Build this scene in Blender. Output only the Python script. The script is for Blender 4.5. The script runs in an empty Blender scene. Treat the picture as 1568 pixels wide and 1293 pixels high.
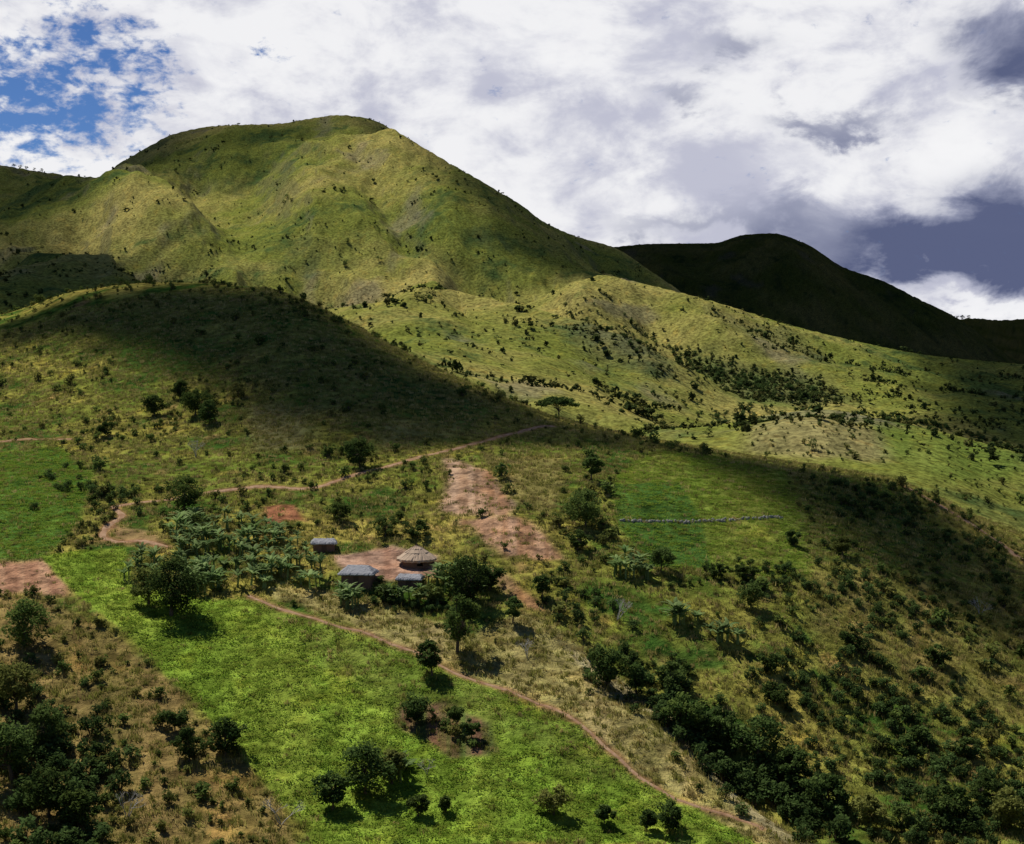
import bpy, math, random
import numpy as np
random.seed(3)
rng=np.random.default_rng(7)
scene=bpy.context.scene
F=2154.0; A=math.atan(86/2154.0); ca,sa=math.cos(A),math.sin(A)
def tan_el(v):
    yu=(646-np.asarray(v,float))/F
    return (-sa+yu*ca)/(ca+yu*sa)
SUN_EL=math.radians(56); SUN_AZ=math.radians(-42)
S=np.array([math.sin(SUN_AZ)*math.cos(SUN_EL),math.cos(SUN_AZ)*math.cos(SUN_EL),math.sin(SUN_EL)])
# ------------------------------------------------ helpers
def sstep(a,b,x):
    t=np.clip((x-a)/(b-a),0,1); return t*t*(3-2*t)
_p=np.random.default_rng(11).permutation(512)
_g=np.random.default_rng(12).random(512)*2*np.pi
_gx,_gy=np.cos(_g),np.sin(_g)
def perlin(x,y,seed=0):
    xi=np.floor(x).astype(np.int64); yi=np.floor(y).astype(np.int64)
    xf=x-xi; yf=y-yi
    def g(a,b,dx,dy):
        h=_p[(_p[(a+seed*37)&511]+b)&511]
        return _gx[h]*dx+_gy[h]*dy
    u=xf*xf*xf*(xf*(xf*6-15)+10); v=yf*yf*yf*(yf*(yf*6-15)+10)
    a=g(xi,yi,xf,yf); b=g(xi+1,yi,xf-1,yf); c=g(xi,yi+1,xf,yf-1); d=g(xi+1,yi+1,xf-1,yf-1)
    return (a+(b-a)*u)+((c+(d-c)*u)-(a+(b-a)*u))*v
def fbm(x,y,octv=4,seed=0,gain=.5):
    r=0;a=1.0;n=0
    for i in range(octv):
        r=r+a*perlin(x*2**i+i*17.3,y*2**i-i*9.1,seed+i); n+=a; a*=gain
    return r/n*1.6
def ridged(x,y,octv=4,seed=0):
    r=0;a=1.0;n=0
    for i in range(octv):
        r=r+a*(1-2.2*np.abs(perlin(x*2**i+i*7.3,y*2**i-i*3.1,seed+i))); n+=a; a*=.5
    return r/n
def pchip(x,y,q):
    x=np.asarray(x,float);y=np.asarray(y,float);h=np.diff(x);d=np.diff(y)/h
    m=np.zeros_like(y);m[0]=d[0];m[-1]=d[-1]
    for i in range(1,len(x)-1):
        if d[i-1]*d[i]>0:
            w1=2*h[i]+h[i-1];w2=h[i]+2*h[i-1]
            m[i]=(w1+w2)/(w1/d[i-1]+w2/d[i])
    q=np.clip(q,x[0],x[-1]);k=np.clip(np.searchsorted(x,q)-1,0,len(h)-1)
    t=(q-x[k])/h[k]
    return ((2*t**3-3*t**2+1)*y[k]+(t**3-2*t**2+t)*h[k]*m[k]+(-2*t**3+3*t**2)*y[k+1]+(t**3-t**2)*h[k]*m[k+1])
def curve(pts,q):
    p=sorted(pts); return pchip([a for a,b in p],[b for a,b in p],q)
def make_mesh(name,V,faces,mats=(),fmat=None,smooth=False,attrs=None,cols=None):
    V=np.asarray(V,np.float32)
    me=bpy.data.meshes.new(name)
    me.vertices.add(len(V)); me.vertices.foreach_set('co',V.ravel())
    if not isinstance(faces,list): faces=[faces]
    faces=[np.asarray(f,np.int32) for f in faces if len(f)]
    if faces:
        loops=np.concatenate([f.ravel() for f in faces])
        tot=np.concatenate([np.full(len(f),f.shape[1],np.int32) for f in faces])
        st=np.concatenate([[0],np.cumsum(tot)[:-1]]).astype(np.int32)
        me.loops.add(len(loops)); me.loops.foreach_set('vertex_index',loops)
        me.polygons.add(len(tot)); me.polygons.foreach_set('loop_start',st)
        me.polygons.foreach_set('loop_total',tot)
        if fmat is not None: me.polygons.foreach_set('material_index',np.asarray(fmat,np.int32))
        me.polygons.foreach_set('use_smooth',np.full(len(tot),bool(smooth)))
    for m in mats: me.materials.append(m)
    if attrs:
        for k,a in attrs.items():
            at=me.attributes.new(k,'FLOAT','POINT'); at.data.foreach_set('value',np.asarray(a,np.float32))
    if cols:
        for k,a in cols.items():
            at=me.attributes.new(k,'FLOAT_COLOR','POINT'); at.data.foreach_set('color',np.asarray(a,np.float32).ravel())
    me.update(calc_edges=True); me.validate()
    return me
def add_obj(name,me,loc=(0,0,0),rotz=0,parent=None):
    o=bpy.data.objects.new(name,me); scene.collection.objects.link(o)
    o.location=loc; o.rotation_euler=(0,0,rotz)
    if parent: o.parent=parent
    return o
# ------------------------------------------------ terrain knots
uin=np.arange(-70,1640,1.9)
g=np.cumsum(1.9*1.13**np.arange(1,44))
U=np.concatenate([(uin[0]-g)[::-1],uin,uin[-1]+g]); SS=(U-784)/F
Yr=np.concatenate([np.geomspace(3,100,50)[:-1],np.geomspace(100,700,740)[:-1],np.geomspace(700,4600,640)[:-1],np.geomspace(4600,14000,70)])
c=lambda p:curve(p,U)
R1v=c([(-600,560),(0,482),(130,443),(250,432),(400,440),(500,476),(600,530),(740,596),(850,638),(960,664),(1100,690),(1250,713),(1370,735),(1450,768),(1568,832),(2000,950)])
R1Y=c([(-600,500),(0,480),(300,450),(500,405),(850,330),(1200,300),(1568,280),(2200,270)])
R2Y=c([(0,800),(600,700),(1000,580),(1250,620),(1568,590)])
kn=[];VT={}
kn.append((np.full_like(U,3.),np.full_like(U,-1.75)))
kn.append((np.full_like(U,30.),np.full_like(U,-16.)))
kn.append((np.full_like(U,85.),np.full_like(U,-39.)))
def addv(v,Y): VT[len(kn)]=v; kn.append((Y,Y*tan_el(v)))
addv(c([(0,1330),(1568,1330)]),c([(0,138),(784,140),(1568,150)]))
addv(c([(0,1100),(784,1100),(1568,1160)]),c([(0,170),(784,172),(1568,182)]))
addv(c([(0,900),(784,900),(1200,930),(1568,1020)]),c([(0,205),(784,205),(1568,208)]))
addv(c([(0,780),(784,790),(1200,830),(1568,935)]),c([(0,240),(784,236),(1568,231)]))
addv(c([(0,680),(400,680),(784,712),(1200,765),(1568,880)]),c([(0,290),(400,278),(784,265),(1568,252)]))
iR1=len(kn); addv(R1v,R1Y)
kn.append((R1Y*1.25,R1Y*tan_el(R1v)-17))
iR2=len(kn)
addv(c([(0,520),(400,500),(500,505),(600,528),(700,565),(850,615),(950,642),(1050,655),(1130,645),(1200,632),(1260,627),(1350,642),(1450,663),(1568,695),(1700,730)]),R2Y)
addv(c([(0,500),(600,500),(850,588),(950,632),(1050,676),(1130,694),(1260,695),(1350,710),(1568,765)]),R2Y*1.2)
addv(c([(0,460),(300,450),(500,450),(600,468),(700,492),(850,530),(1000,562),(1130,590),(1250,606),(1400,620),(1568,640)]),np.full_like(U,1050.))
iR3=len(kn)
addv(c([(0,385),(200,392),(400,402),(500,400),(600,395),(700,397),(830,408),(900,416),(1000,438),(1100,464),(1200,495),(1300,520),(1430,545),(1568,558),(1800,590)]),np.full_like(U,1450.))
addv(c([(0,325),(150,335),(300,325),(400,312),(500,300),(600,305),(700,338),(800,380),(850,405),(900,445),(1000,485),(1200,550),(1568,620)]),np.full_like(U,1900.))
iM=len(kn)
addv(c([(-600,300),(-200,235),(0,252),(75,264),(148,271),(190,248),(230,225),(270,205),(340,192),(430,189),(480,181),(520,176),(560,180),(600,196),(640,220),(690,250),(750,285),(800,315),(830,338),(880,361),(940,379),(1000,418),(1100,480),(1568,600)]),np.full_like(U,2600.))
addv(c([(0,340),(500,300),(900,450),(1000,480),(1100,500),(1500,585),(1568,595)]),np.full_like(U,3200.))
iN=len(kn)
addv(c([(0,420),(800,400),(900,383),(940,378),(1000,373),(1090,372),(1140,359),(1180,357),(1230,372),(1290,409),(1350,430),(1400,455),(1470,490),(1530,535),(1568,560),(2000,600)]),np.full_like(U,4200.))
addv(c([(0,480),(1000,470),(1400,520),(1568,565)]),np.full_like(U,5400.))
iF=len(kn)
addv(c([(-600,400),(0,480),(1000,500),(1400,508),(1440,498),(1485,487),(1530,490),(1568,488),(1750,470),(2200,500)]),np.full_like(U,7500.))
kn.append((np.full_like(U,14000.),np.full_like(U,-400.)))
KY=np.array([k[0] for k in kn]);KZ=np.array([k[1] for k in kn])
Z=np.zeros((len(Yr),len(U)))
for j in range(len(U)): Z[:,j]=pchip(KY[:,j],KZ[:,j],Yr)
YY=Yr[:,None]*np.ones_like(U)[None,:]; XX=YY*SS[None,:]
lY=np.log(Yr)
def cell(x,y):
    s=x/y; i=np.clip(np.searchsorted(lY,np.log(y))-1,0,len(Yr)-2); j=np.clip(np.searchsorted(SS,s)-1,0,len(U)-2)
    return i,j,(np.log(y)-lY[i])/(lY[i+1]-lY[i]),(s-SS[j])/(SS[j+1]-SS[j])
def hz(x,y):
    x=np.asarray(x,float);y=np.asarray(y,float);i,j,a,b=cell(x,y)
    return (Z[i,j]*(1-a)+Z[i+1,j]*a)*(1-b)+(Z[i,j+1]*(1-a)+Z[i+1,j+1]*a)*b
def hit(u,v):
    yu=(646-v)/F; s=((u-784)/F)/(ca+yu*sa); t=tan_el(v)
    j=int(np.clip(np.searchsorted(SS,s)-1,0,len(U)-2)); b=(s-SS[j])/(SS[j+1]-SS[j])
    prof=(Z[:,j]*(1-b)+Z[:,j+1]*b)/Yr
    m=np.where((prof>=t)&(Yr>95))[0]
    if len(m)==0:
        k=int(np.argmax(np.where(Yr>95,prof,-9))); y=Yr[k]
    else:
        k=max(m[0],1); f=(t-prof[k-1])/(prof[k]-prof[k-1]+1e-9); f=min(max(f,0),1); y=Yr[k-1]+(Yr[k]-Yr[k-1])*f
    return np.array([s*y,y,float(hz(s*y,y))])
def hits(uv): return np.array([hit(a,b) for a,b in uv])
def seg_dist(px,py,P):
    best=np.full(px.shape,1e9); tt=np.zeros(px.shape); n=len(P)-1
    for k in range(n):
        ax,ay=P[k][:2];bx,by=P[k+1][:2];dx,dy=bx-ax,by-ay
        t=np.clip(((px-ax)*dx+(py-ay)*dy)/(dx*dx+dy*dy+1e-9),0,1)
        d=np.hypot(px-ax-t*dx,py-ay-t*dy); m=d<best
        best=np.where(m,d,best); tt=np.where(m,(k+t)/n,tt)
    return best,tt
def poly_sd(px,py,P):
    Q=np.vstack([P,P[:1]]); d,_=seg_dist(px,py,Q); ins=np.zeros(px.shape,bool)
    for k in range(len(P)):
        ax,ay=Q[k][:2];bx,by=Q[k+1][:2]
        cnd=((ay>py)!=(by>py))&(px<(bx-ax)*(py-ay)/(by-ay+1e-12)+ax); ins^=cnd
    return np.where(ins,d,-d)
# explicit spurs and gullies
def spur(uv,h,w,fade=True):
    P=hits(uv); x0,x1=P[:,0].min()-3*w,P[:,0].max()+3*w;y0,y1=P[:,1].min()-3*w,P[:,1].max()+3*w
    m=(XX>x0)&(XX<x1)&(YY>y0)&(YY<y1)
    d,t=seg_dist(XX[m],YY[m],P)
    e=np.sin(np.pi*np.clip(t*.96+.02,0,1))**.7 if fade else 1
    return m,h*np.exp(-np.abs(d/w)**1.4)*e
ops=[([(590,222),(640,268),(720,345),(800,400)],80,115),
 ([(680,260),(740,305),(810,360),(900,405)],-34,75),
 ([(455,235),(450,290),(500,370),(600,430)],46,110),
 ([(540,235),(570,300),(640,370),(700,420)],-32,60),
 ([(330,290),(365,365),(405,415),(450,458)],-58,85),
 ([(265,250),(300,300),(330,350)],-32,65),
 ([(385,225),(400,290),(440,360)],-42,60),
 ([(160,290),(240,315),(330,385),(430,440)],44,80),
 ([(0,310),(120,318),(210,345),(300,400)],44,72),
 ([(0,350),(110,352),(180,385)],-34,50),
 ([(0,382),(100,388),(215,430)],36,45),
 ([(530,468),(700,472),(850,530),(1000,585),(1110,615)],22,42),
 ([(650,450),(800,480),(900,520),(1010,560),(1120,590)],-26,42),
 ([(820,408),(880,450),(960,490)],20,50),
 ([(1000,440),(1060,500),(1160,560)],20,45),
 ([(940,450),(1000,500),(1080,555)],-20,42),
 ([(600,430),(700,440),(800,460)],10,40),
 ([(1180,365),(1230,450),(1300,510)],60,200),
 ([(1320,425),(1400,500),(1480,545)],50,150),
 ([(1240,640),(1210,670),(1180,690)],6,22),
 ([(1040,1095),(1110,1160),(1190,1225),(1270,1290)],-3.5,7),
 ([(900,1060),(1000,1130),(1100,1210),(1230,1292)],2.0,6),
 ([(870,900),(960,1000),(1040,1095)],-2.0,7),
 ([(600,690),(700,720),(780,790),(860,850)],1.2,10)]
res=[spur(*o) for o in ops]
for m,dz in res: Z[m]+=dz
def near(i,w): return np.exp(-((YY-KY[i][None,:])/(w*KY[i][None,:]))**2)
sil=np.clip(np.maximum.reduce([near(iM,.06),near(iN,.06),near(iR3,.05)]),0,1)
far=sstep(700,1500,YY); mid=sstep(330,700,YY)
wx=XX+60*fbm(XX/300,YY/300,2,31)+.25*(YY-1000)
Z+=far*(1-.7*sil)*(24*(ridged(wx/330,YY/700,3,3)-.4)+14*(ridged(wx/120,YY/420,3,5)-.4)+8*(ridged(wx/55,YY/170,3,7)-.4))
Z+=mid*(1-.5*sil)*(4.5*fbm(XX/80,YY/80,3,8)+6*(ridged(wx/110,YY/240,3,6)-.4)*(1-.5*far)+2.4*(ridged(wx/45,YY/90,2,9)-.4))
nr=sstep(110,150,YY)
Z+=nr*(1.1*fbm(XX/28,YY/28,3,14)+.28*fbm(XX/5,YY/5,3,15)*(1-sstep(500,900,YY)))
Z+=far*1.4*fbm(XX/16,YY/16,2,16)
ker=np.exp(-np.linspace(-2,2,25)**2);ker/=ker.sum()
for it in range(5):
    for i in (iR1,iR2,iR3,iM,iN,iF):
        band=(YY>KY[i]*(.64 if i==iM else .84))&(YY<KY[i]*1.12)
        T_=np.where(band,Z/YY,-9).max(0); d_=tan_el(VT[i])-T_
        d_=np.convolve(np.pad(d_,12,mode='edge'),ker,mode='valid')
        wgt=near(i,.15)
        if i==iM: wgt=np.where(YY<2600,sstep(1500,2250,YY),wgt)
        Z+=(d_[None,:]*YY)*wgt
pc=hit(590,862); dd=np.hypot((XX-pc[0])/13,(YY-pc[1])/8); wgt=1-sstep(.6,1.3,dd)
Z=Z*(1-wgt)+(pc[2]+.14*(YY-pc[1]))*wgt
# ------------------------------------------------ land cover
C=np.zeros(YY.shape+(3,)); 
n1=fbm(XX/60,YY/60,4,21); n2=fbm(XX/14,YY/14,4,22); n3=fbm(XX/4,YY/4,3,23); nf=fbm(XX/260,YY/260,4,24); n0=fbm(XX/9,YY/9,4,25)
col=lambda *a:np.array(a)
def mixc(a,b,t): return a*(1-t[...,None])+b*t[...,None]
nearc=mixc(col(.130,.172,.026),col(.265,.220,.050),sstep(-.5,.5,n1*.7+n2*.6))
nearc=mixc(nearc,col(.050,.105,.017),sstep(.0,.45,-n2+.4*n3))
nearc=mixc(nearc,col(.32,.18,.080),sstep(.30,.6,fbm(XX/9,YY/9,3,41))*.6)
farc=mixc(col(.160,.180,.035),col(.285,.245,.072),sstep(-.4,.5,nf+n1*.5))
farc=mixc(farc,col(.055,.085,.024),sstep(.05,.5,-nf*.6+n1*.6+n2*.4))
farc=mixc(farc,col(.21,.175,.12),sstep(.22,.5,fbm(XX/90,YY/160,5,44))*.5)
farc=mixc(farc,col(.07,.085,.035),sstep(.0,.5,-(ridged(wx/55,YY/170,3,7)-.45))*.65*sstep(1200,1500,YY))
back=1-sstep(-5,25,KY[iR1][None,:]-YY+10)
C=mixc(nearc,farc,back)
cl=sstep(-.05,.5,fbm(XX/45,YY/45,3,51)+.5*n2)
gul=sstep(.05,.5,-(ridged(wx/120,YY/420,3,5)-.5))       # scrub collects in gullies
DS=np.where(back>.5,(.08+3.2*cl*cl*cl+1.2*gul*cl)/42.,(.25+1.8*cl)/9.)
DS=np.where(YY>1250,DS*.34,DS); DS=np.where(YY>1700,DS*.6,DS); DS=np.where(YY>3000,DS*.1,DS)
DS=np.where((back>.5)&(YY<1250)&(XX>40),DS*1.9,DS)
DS=np.where((back<.5)&(XX>.14*YY),DS*1.4,DS)
DG=np.where(YY<420,1.0,0.0); DC=np.zeros(YY.shape)
def field(uv,c1,c2,soft=.8,warp=1.2,shr=None,grass=None,crop=None,ns=6,amt=1.0,nz=None):
    P=hits(uv)[:,:2]; m=(XX>P[:,0].min()-8)&(XX<P[:,0].max()+8)&(YY>P[:,1].min()-8)&(YY<P[:,1].max()+8)
    x=XX[m];y=YY[m]; k=np.maximum(y/200,.5)
    sd=poly_sd(x,y,P)+warp*k*fbm(x/(7*k),y/(7*k),3,61)
    w=sstep(-soft*k,soft*k,sd)*amt
    n=sstep(-.5,.5,fbm(x/(ns*k),y/(ns*k),4,62+len(uv)))
    cc=np.array(c1)*(1-n[:,None])+np.array(c2)*n[:,None]
    C[m]=C[m]*(1-w[:,None])+cc*w[:,None]
    h=w>.5*amt; im=np.where(m)
    for arr,val in((DS,shr),(DG,grass),(DC,crop)):
        if val is not None: arr[im[0][h],im[1][h]]=val
field([(-60,890),(60,915),(200,990),(300,1085),(380,1165),(470,1300),(-60,1300)],(.16,.125,.040),(.25,.165,.065),shr=1/8.,warp=2,amt=.85)
field([(-60,690),(90,685),(140,730),(120,800),(60,860),(-60,870)],(.050,.110,.018),(.080,.145,.026),shr=0.002,grass=.3,crop=1)
field([(-60,862),(70,856),(108,880),(100,912),(-60,915)],(.27,.13,.075),(.38,.22,.13),grass=.15,shr=.01,ns=2,soft=1.5,warp=2)
field([(60,850),(190,838),(205,895),(330,918),(390,916),(520,958),(640,1008),(760,1056),(890,1112),(985,1192),(1060,1232),(1180,1300),(480,1300),(440,1235),(370,1155),(300,1080),(210,990),(130,920)],(.135,.220,.024),(.215,.28,.038),soft=.5,shr=0,grass=.05,crop=1,ns=9)
field([(420,935),(520,960),(640,1010),(760,1058),(890,1115),(985,1195),(900,1190),(760,1120),(600,1075),(500,1030)],(.13,.175,.03),(.17,.195,.040),soft=3,amt=.7,crop=.6,grass=.4)
field([(610,1085),(680,1075),(750,1110),(765,1155),(690,1158),(610,1110)],(.17,.09,.055),(.09,.12,.03),shr=.2,grass=.4,crop=0,ns=2)
field([(400,905),(430,895),(560,912),(640,945),(720,975),(800,935),(860,965),(950,1040),(1060,1120),(1250,1298),(1170,1298),(1060,1228),(985,1188),(890,1108),(760,1050),(640,1002),(520,952)],(.25,.225,.070),(.34,.27,.11),shr=1/120.,grass=1.2,crop=0,ns=8)
field([(850,975),(960,1050),(1070,1125),(1255,1298),(1205,1298),(1040,1140),(900,1035)],(.34,.28,.16),(.29,.25,.12),shr=0,grass=.7,amt=.8)
field([(935,735),(990,692),(1100,700),(1200,722),(1225,790),(1240,888),(1090,878),(1000,870),(940,800)],(.130,.175,.028),(.17,.19,.036),shr=0,grass=.2,crop=.8)
field([(938,742),(1040,738),(1075,800),(1090,872),(1000,868),(945,800)],(.050,.105,.020),(.075,.13,.026),soft=.4,warp=.3,crop=.6,grass=.15)
field([(1210,722),(1370,742),(1440,790),(1500,860),(1380,880),(1240,850)],(.07,.105,.024),(.10,.115,.030),shr=1/11.,crop=.4,soft=3)
field([(1250,880),(1400,880),(1568,960),(1568,1100),(1380,1060),(1250,960)],(.15,.145,.035),(.23,.16,.06),amt=.7,soft=4)
field([(740,698),(860,700),(870,745),(840,790),(790,770)],(.20,.17,.055),(.24,.17,.07),shr=0,amt=.8)
field([(684,704),(750,722),(800,775),(780,796),(672,780),(695,740)],(.27,.15,.09),(.42,.27,.18),shr=.02,grass=.25,ns=1.5,soft=1.2,warp=2.4,amt=.92)
field([(710,798),(805,790),(876,858),(774,856)],(.29,.15,.085),(.42,.25,.16),shr=.02,grass=.2,ns=1.5,soft=1.2,warp=2.4,amt=.92)
field([(750,870),(780,880),(840,938),(805,934),(762,900)],(.27,.13,.07),(.28,.17,.09),grass=.2,shr=.02,amt=.85)
field([(505,850),(600,836),(668,850),(668,884),(580,890),(525,876)],(.28,.155,.10),(.38,.24,.165),shr=0,grass=0,ns=3,warp=.8)
field([(405,776),(455,772),(475,800),(410,800)],(.30,.12,.06),(.25,.12,.06),shr=0,grass=.1)
field([(165,800),(240,815),(250,838),(190,835)],(.30,.17,.09),(.23,.17,.07),shr=0,grass=.4,amt=.8)
field([(160,508),(330,520),(330,575),(180,570)],(.055,.11,.018),(.08,.13,.024),shr=0,crop=.2,soft=2)
field([(560,560),(650,590),(760,625),(720,660),(600,630)],(.05,.10,.02),(.08,.12,.026),shr=0,soft=3)
field([(380,620),(480,625),(480,690),(390,690)],(.19,.165,.07),(.17,.17,.055),shr=1/200.,soft=2)
field([(580,640),(700,650),(690,670),(580,690)],(.18,.18,.055),(.20,.18,.06),shr=0,soft=2)
# far plots
field([(890,468),(990,466),(1010,486),(940,484)],(.16,.145,.08),(.20,.175,.10),warp=.6,shr=0,amt=.6,ns=2)
field([(1140,575),(1200,580),(1210,622),(1130,618)],(.075,.13,.028),(.11,.15,.035),warp=1,shr=1/200.,amt=.7,soft=2)
field([(870,500),(960,510),(1060,560),(1020,575),(900,540)],(.13,.12,.06),(.16,.14,.075),shr=1/20.,amt=.6,soft=6,warp=4)
field([(1090,475),(1200,505),(1260,545),(1180,540)],(.14,.13,.05),(.19,.16,.08),shr=1/30.,amt=.6,soft=6,warp=4)
field([(1350,655),(1480,672),(1568,700),(1568,720),(1440,740),(1350,690)],(.12,.17,.03),(.17,.20,.04),shr=1/60.,warp=3,amt=.8,soft=2)
field([(1140,655),(1260,635),(1340,660),(1360,705),(1250,700),(1140,690)],(.20,.18,.075),(.26,.22,.09),shr=1/22.,amt=.8,warp=3,soft=3)
field([(1050,540),(1150,560),(1250,580),(1300,610),(1130,612)],(.06,.09,.03),(.10,.11,.04),shr=1/14.,amt=.8,warp=4,soft=4)
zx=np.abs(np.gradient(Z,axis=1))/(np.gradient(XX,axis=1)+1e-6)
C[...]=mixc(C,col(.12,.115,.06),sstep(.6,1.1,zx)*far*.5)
C[...]=C*(1-.66*sstep(2900,3500,YY))[...,None]  # ground colour beyond the main peak darkened to deepen the shade there
C*=(1+.28*n2+.30*n0+.16*n1)[...,None].clip(.45,1.7)
hue=sstep(.1,.6,n0+.3*n3)[...,None]*.45
C=C*(1-hue)+C*np.array([1.35,1.03,.75])*hue
# paths worn into ground
paths=[([(846,652),(800,660),(760,670),(690,688),(640,700),(600,712),(540,728),(480,746),(440,747),(400,745),(330,752),(250,766),(205,771),(176,776),(186,792),(163,806),(160,822),(185,830),(215,828),(255,838)],.52),
 ([(380,912),(450,938),(520,960),(560,970),(640,1000),(700,1032),(780,1057),(860,1092),(920,1135),(980,1190),(1040,1226),(1110,1247),(1170,1270)],.23),
 ([(1388,746),(1430,768),(1480,798),(1530,830),(1575,862)],.8),
 ([(-20,676),(40,672),(112,672)],.4)]
PW=[]
for uv,w in paths:
    P=hits(uv)[:,:2]; t=np.arange(len(P)); q=np.linspace(0,len(P)-1,len(P)*14)
    D=np.stack([pchip(t,P[:,0],q),pchip(t,P[:,1],q)],1)
    D[:,0]+=.5*fbm(q*1.3,q*0+3.3,3,71); PW.append((D,w))
    m=(XX>D[:,0].min()-5)&(XX<D[:,0].max()+5)&(YY>D[:,1].min()-5)&(YY<D[:,1].max()+5)
    d,_=seg_dist(XX[m],YY[m],D[::3]); ww=1-sstep(w*.9,w*2.2+.5,d+.5*n3[m])
    C[m]=C[m]*(1-ww[:,None]*.75)+np.array([.28,.145,.075])*ww[:,None]*.75
    im=np.where(m); h=d<w+.45; DG[im[0][h],im[1][h]]=0; DC[im[0][h],im[1][h]]=0; DS[im[0][h],im[1][h]]=0
# ------------------------------------------------ materials
class NT:
    def __init__(s,nt): s.nt=nt; s.N=nt.nodes; s.L=nt.links
    def node(s,t,**k):
        n=s.N.new(t)
        for a,b in k.items(): setattr(n,a,b)
        return n
    def put(s,sock,v):
        if isinstance(v,bpy.types.NodeSocket): s.L.new(v,sock)
        else: sock.default_value=v
    def M(s,op,*a,clamp=False):
        n=s.node('ShaderNodeMath',operation=op,use_clamp=clamp)
        for i,v in enumerate(a): s.put(n.inputs[i],v)
        return n.outputs[0]
    def mix(s,f,a,b,mode='MIX'):
        n=s.node('ShaderNodeMix',data_type='RGBA',blend_type=mode); s.put(n.inputs[0],f)
        for i,v in((6,a),(7,b)):
            if isinstance(v,tuple) and len(v)==3: v=v+(1,)
            s.put(n.inputs[i],v)
        return n.outputs[2]
    def noise(s,vec,scale,detail=4,rough=.55,dist=0):
        n=s.node('ShaderNodeTexNoise'); s.put(n.inputs['Vector'],vec); n.inputs['Scale'].default_value=scale
        n.inputs['Detail'].default_value=detail; n.inputs['Roughness'].default_value=rough; n.inputs['Distortion'].default_value=dist
        return n.outputs['Fac']
    def rng(s,v,a,b,c=0.,d=1.,smooth=True):
        n=s.node('ShaderNodeMapRange',interpolation_type='SMOOTHSTEP' if smooth else 'LINEAR')
        s.put(n.inputs[0],v)
        for i,x in enumerate((a,b,c,d)): s.put(n.inputs[i+1],x)
        return n.outputs[0]
def new_mat(name):
    m=bpy.data.materials.new(name); m.use_nodes=True; m.node_tree.nodes.clear(); return m,NT(m.node_tree)
def finish(t,sh):
    o=t.node('ShaderNodeOutputMaterial'); t.L.new(sh,o.inputs[0])
def principled(t,colr,rough=.9,bump=None,bs=.5,bd=.1,spec=.1):
    b=t.node('ShaderNodeBsdfPrincipled'); t.put(b.inputs['Base Color'],colr if not isinstance(colr,tuple) else colr+(1,))
    b.inputs['Roughness'].default_value=rough; b.inputs['Specular IOR Level'].default_value=spec
    if bump is not None:
        bn=t.node('ShaderNodeBump'); bn.inputs['Strength'].default_value=bs; bn.inputs['Distance'].default_value=bd
        t.L.new(bump,bn.inputs['Height']); t.L.new(bn.outputs[0],b.inputs['Normal'])
    return b.outputs[0]
mt,t=new_mat('hillside_ground')
pos=t.node('ShaderNodeNewGeometry').outputs['Position']
at=t.node('ShaderNodeAttribute',attribute_name='land').outputs['Color']
nm=t.noise(pos,.35,6,.68)
k=t.rng(nm,.3,.7,.42,1.6)
cmb=t.node('ShaderNodeCombineXYZ')
for i in range(3): t.L.new(k,cmb.inputs[i])
c1=t.mix(1.0,at,cmb.outputs[0],'MULTIPLY')
c3=t.mix(t.rng(nm,.56,.75,0,.5),c1,t.mix(1.0,c1,(.55,.78,.6),'MULTIPLY'))
d=t.node('ShaderNodeBsdfDiffuse');t.L.new(c3,d.inputs[0])
bn=t.node('ShaderNodeBump');bn.inputs['Strength'].default_value=.85;bn.inputs['Distance'].default_value=1.4
t.L.new(nm,bn.inputs['Height']);t.L.new(bn.outputs[0],d.inputs['Normal']);finish(t,d.outputs[0])
def leaf_mat(name,ca_,cb_,cc_=None,trans=.25,hue=.5,vary=(.65,1.3)):
    m,t=new_mat(name)
    oi=t.node('ShaderNodeObjectInfo').outputs['Random']
    ti=t.node('ShaderNodeAttribute',attribute_name='tint').outputs['Fac']
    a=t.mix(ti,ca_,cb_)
    if cc_: a=t.mix(t.rng(oi,hue,1.0),a,cc_)
    k=t.rng(t.M('FRACT',t.M('MULTIPLY',oi,7.31)),0,1,vary[0],vary[1],False)
    cx=t.node('ShaderNodeCombineXYZ'); [t.L.new(k,cx.inputs[i]) for i in range(3)]
    a=t.mix(1.0,a,cx.outputs[0],'MULTIPLY')
    d=t.node('ShaderNodeBsdfDiffuse'); t.L.new(a,d.inputs[0])
    tr=t.node('ShaderNodeBsdfTranslucent'); t.L.new(a,tr.inputs[0])
    mx=t.node('ShaderNodeMixShader'); mx.inputs[0].default_value=trans
    t.L.new(d.outputs[0],mx.inputs[1]); t.L.new(tr.outputs[0],mx.inputs[2]); finish(t,mx.outputs[0]); return m
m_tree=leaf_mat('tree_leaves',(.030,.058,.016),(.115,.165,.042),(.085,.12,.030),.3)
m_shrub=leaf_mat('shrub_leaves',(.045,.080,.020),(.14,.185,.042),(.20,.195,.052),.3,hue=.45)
m_shrubf=leaf_mat('distant_shrub_leaves',(.032,.054,.018),(.080,.105,.030),(.13,.13,.04),hue=.45)
m_ban=leaf_mat('banana_leaves',(.10,.17,.055),(.30,.38,.15),(.17,.25,.08),.45)
m_grass=leaf_mat('grass_blades',(.18,.20,.040),(.35,.31,.085),(.44,.35,.14),.4,hue=.4)
m_crop=leaf_mat('crop_leaves',(.125,.22,.022),(.23,.33,.042),(.28,.32,.048),.4,hue=.5,vary=(.8,1.15))
def bark_mat(name,c0,c1_):
    m,t=new_mat(name); p=t.node('ShaderNodeNewGeometry').outputs['Position']; n=t.noise(p,6,5,.7)
    finish(t,principled(t,t.mix(n,c0,c1_),.9,n,.6,.03)); return m
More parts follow.
